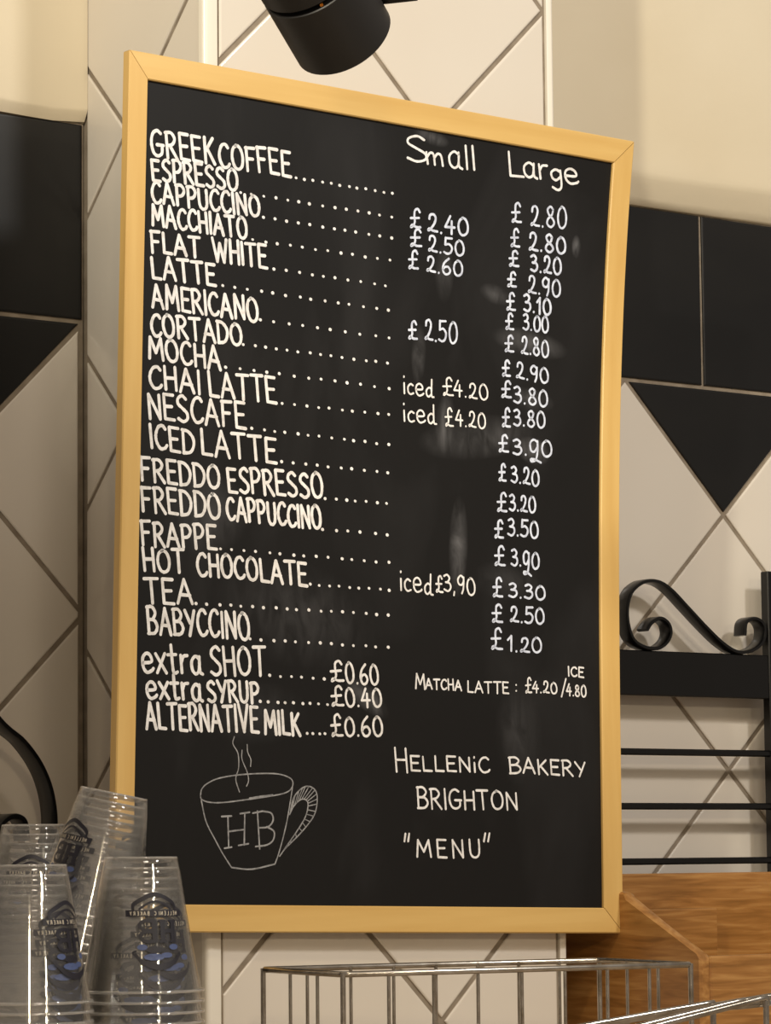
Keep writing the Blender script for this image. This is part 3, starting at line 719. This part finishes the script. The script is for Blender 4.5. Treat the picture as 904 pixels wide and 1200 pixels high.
# near basket whose rims cross the lower right corner
near = empty('wire_basket', (0, 0, CZ), 'chrome wire rack with slanting rods in the bottom right corner', 'basket')
dn = 2.12
segs = [((640,1222),(842,1177)), ((700,1222),(843,1177.5)), ((712,1226),(876,1172)), ((700,1212),(962,1160)), ((640,1242),(902,1168)), ((730,1238),(904,1170))]
A = [atZ(*a, dn) for a in ((640,1215),(838,1175),(860,1182),(700,1222))]
def near_rod(pa, pb, r=.0024):
    P = [atZ(*pa, dn+.02), atZ(*pb, dn+.10)]; t = (P[1]-P[0]); return P
rods = [((560,1225),(836,1175),dn,dn+.09), ((600,1240),(872,1172),dn-.03,dn+.07), ((640,1235),(898,1169),dn-.05,dn+.05), ((650,1210),(930,1163),dn+.03,dn+.13)]
ends = []
for pa, pb, d0, d1 in rods:
    a = atZ(*pa, d0); c = atZ(*pb, d1); dirv = (c-a)/np.linalg.norm(c-a)
    wire('rod', [a, c-dirv*.006, c, c+np.array([0,0,-.005])+dirv*.002], .0022, near, False, 10); ends.append((a, c))
near.location = (float(ends[1][0][0]), float(ends[1][0][1]), CZ)
for ch in near.children: ch.matrix_parent_inverse = Matrix.Translation(near.location).inverted()
wire('cross_wire', [ends[0][1]-np.array([0,0,.004]), ends[1][1]-np.array([0,0,.004]), ends[2][1]-np.array([0,0,.004]), ends[3][1]-np.array([0,0,.004])], .002, near)
wire('cross_wire', [e[0]-np.array([0,0,.003]) for e in ends], .002, near)
for e in (ends[0], ends[2]):
    for p in e: wire('leg', [p-np.array([0,0,.002]), (p[0], p[1], CZ)], .002, near)

# ------------------------------------------------------------------ stacks of clear cups
CH, RB, RM, SP = .100, .0275, .0455, .0076
cup_prof = [(RM, .0008), (RM-.0008, .004), (RM-.0022, .011), (RM-.0026, .0125), (.0385, .035), (.0338, .062), (.0300, .086), (RB+.0008, .0945), (RB, CH-.0006), (RB-.0016, CH), (RB-.0035, CH-.0012), (RB-.005, CH-.004), (.012, CH-.005), (.0004, CH-.005)]
def rad(z):
    P = cup_prof[:9]; return float(np.interp(z, [p[1] for p in P], [p[0] for p in P]))
# logo, drawn in the crop's own units: x right, y down, around (670, 520..808), readable from outside
LU = 1.12/3.616/1560
def lpoint(x, y, az): z = CH-.026-(y-520)*LU; r = rad(z)+.00025; a = az-(670-x)*LU/r; return (r*math.cos(a), r*math.sin(a), z)
def fillq(b, grid, az):
    n, m = len(grid), len(grid[0]); b.add([lpoint(x, y, az) for r in grid for x, y in r], [(i*m+j, i*m+j+1, (i+1)*m+j+1, (i+1)*m+j) for i in range(n-1) for j in range(m-1)])
def lrib(b, pts, wd, az):
    P = [np.array(p, float) for p in pts]; n = len(P); Lq = []; Rq = []
    for i in range(n):
        t = P[min(i+1, n-1)]-P[max(i-1, 0)]; t = t/max(np.linalg.norm(t), 1e-6); nn = np.array([-t[1], t[0]])*wd/2; Lq.append(P[i]+nn); Rq.append(P[i]-nn)
    fillq(b, [Lq, Rq], az)
def logo(azs):
    dk, bl_, pl = MB(), MB(), MB()
    for az in azs:
        arch_o = smooth_line([(580,588),(581,562),(618,538),(670,520),(722,538),(756,562),(757,588)], 4)
        arch_i = smooth_line([(590,588),(592,570),(625,552),(670,536),(716,552),(746,570),(748,588)], 4)
        fillq(dk, [arch_o, arch_i], az); lrib(dk, smooth_line([(606,584),(640,562),(670,554),(700,562),(734,584)], 4), 8, az)
        fillq(dk, [[(x, y) for x in np.linspace(556, 784, 14)] for y in (586, 609)], az)
        for i, ch in enumerate('YREKAB CINELLEH'[::-1][:0] or 'HELLENIC BAKERY'):   # tiny banner words; mirrored from the camera
            if ch == ' ': continue
            for st in G[ch][1]: lrib(pl, [(762-(i*13+gx*14), 605-gy*14) for gx, gy in st], 2.2, az)
        for x0, x1 in ((748,728),(704,684)): fillq(dk, [[(x, y) for x in np.linspace(x0, x1, 3)] for y in (622, 704)], az)
        fillq(dk, [[(x, y) for x in np.linspace(728, 704, 3)] for y in (655, 670)], az)
        for x0 in (752, 708): 
            for y in (622, 698): fillq(dk, [[(x, yy) for x in np.linspace(x0, x0-30, 3)] for yy in (y, y+8)], az)
        fillq(dk, [[(x, y) for x in np.linspace(672, 652, 3)] for y in (620, 706)], az)
        for y0 in (620, 660):
            lrib(dk, smooth_line([(660,y0+6),(625,y0+6),(606,y0+22),(625,y0+40),(660,y0+40)], 4), 13, az)
        fillq(dk, [smooth_line([(700,730),(670,718),(640,720),(622,732)], 4), smooth_line([(700,734),(670,744),(640,742),(622,734)], 4)], az)
        fillq(dk, [smooth_line([(584,738),(610,766),(670,782),(730,770),(766,738)], 4), smooth_line([(582,750),(612,786),(670,806),(730,790),(768,752)], 4)], az)
        lrib(dk, smooth_line([(590,760),(575,742),(590,735)], 4), 6, az)
        for cx, cy, rx, ry in ((612,722,20,11),(737,722,20,11),(655,758,42,13),(705,752,24,10)):
            fillq(bl_, [[(cx+rx*f*math.cos(t), cy+ry*f*math.sin(t)) for t in np.linspace(0, 2*math.pi, 11)] for f in (.05, 1)], az)
    return dk, bl_, pl
def make_cup():
    r = empty('plastic_cup', (0, 0, 0))
    b = MB(); b.lathe(cup_prof, 44); o = b.build('cup_wall', M['cup'], r, True)
    b = MB(); ring = [((RM+.0008)*math.cos(2*math.pi*k/44), (RM+.0008)*math.sin(2*math.pi*k/44), .0012) for k in range(44)]
    b.tube(ring, .0012, 6, True); b.build('rolled_rim', M['cup_edge'], r, True)
    b = MB(); ring = [((RB-.0008)*math.cos(2*math.pi*k/44), (RB-.0008)*math.sin(2*math.pi*k/44), CH-.0008) for k in range(44)]
    b.tube(ring, .0009, 6, True); b.build('foot_ring', M['cup_edge'], r, True)
    for az in (0, math.pi):
        dk, bl_, pl = logo([az])
        pr = dk.build('printed_logo', M['print_dark'], r); bl_.build('blue_print', M['print_blue'], pr)
        # the pale wording stands a hair above the banner
        pl.v = [(x*1.006, y*1.006, z) for x, y, z in pl.v]; pl.build('printed_wording', M['print_pale'], pr)
    return r
def dup(o, parent=None):
    c = o.copy(); col.objects.link(c)
    if parent is not None: c.parent = parent
    for ch in list(o.children): dup(ch, c)
    return c
proto = make_cup(); used = [False]
ORD = ['topmost', 'second', 'third', 'fourth', 'fifth', 'sixth', 'seventh', 'eighth', 'ninth', 'tenth', 'eleventh', 'twelfth', 'thirteenth', 'fourteenth', 'fifteenth', 'sixteenth', 'seventeenth', 'eighteenth', 'nineteenth', 'twentieth']
def stack(px, py, dd, tilt_dir, tilt, where, group, n, az):
    top = atZ(px, py, dd); ax = np.array([0, 0, 1.0])*math.cos(tilt)+np.array(tilt_dir)*math.sin(tilt)
    qt = Vector(ax).to_track_quat('Z', 'Y'); qr = Vector((0, 0, 1)).rotation_difference(Vector(ax))
    need = (top[2]-CZ-RM*math.sin(tilt)-.0015)/math.cos(tilt)-CH; sp = need/(n-1)
    for k in range(n):
        if not used[0]: c = proto; used[0] = True
        else: c = dup(proto)
        p = top-ax*(CH+k*sp); c.location = tuple(p)
        c.rotation_mode = 'QUATERNION'; a = az+(0 if k == 0 else random.choice((random.uniform(-.25, .25), random.uniform(-.6, .6))))
        c.rotation_quaternion = qr @ Matrix.Rotation(a, 4, 'Z').to_quaternion()
        c['label'] = f'upside-down clear plastic cup, {ORD[k]} ' + ('' if k == 0 else 'from the top ') + f'of the {where}'
        c['category'] = 'cup'; c['group'] = group
AZF = math.pi/2-YAW
stack(165, 1004, 2.42, (0,0,1), 0.0, 'right upright stack', 'cups in the right upright stack', 12, AZF+math.pi+.40)
stack(34, 1013, 2.36, (0,0,1), 0.0, 'left upright stack', 'cups in the left upright stack', 12, AZF+math.pi+1.05)
stack(134, 929, 2.60, tuple(Rr), math.radians(12), 'tall leaning stack', 'cups in the leaning stack', 19, AZF+math.pi-.85)
stack(39, 966, 2.82, (0,0,1), 0.0, 'small rear left stack', 'cups in the rear left stack', 15, AZF+math.pi+.05)
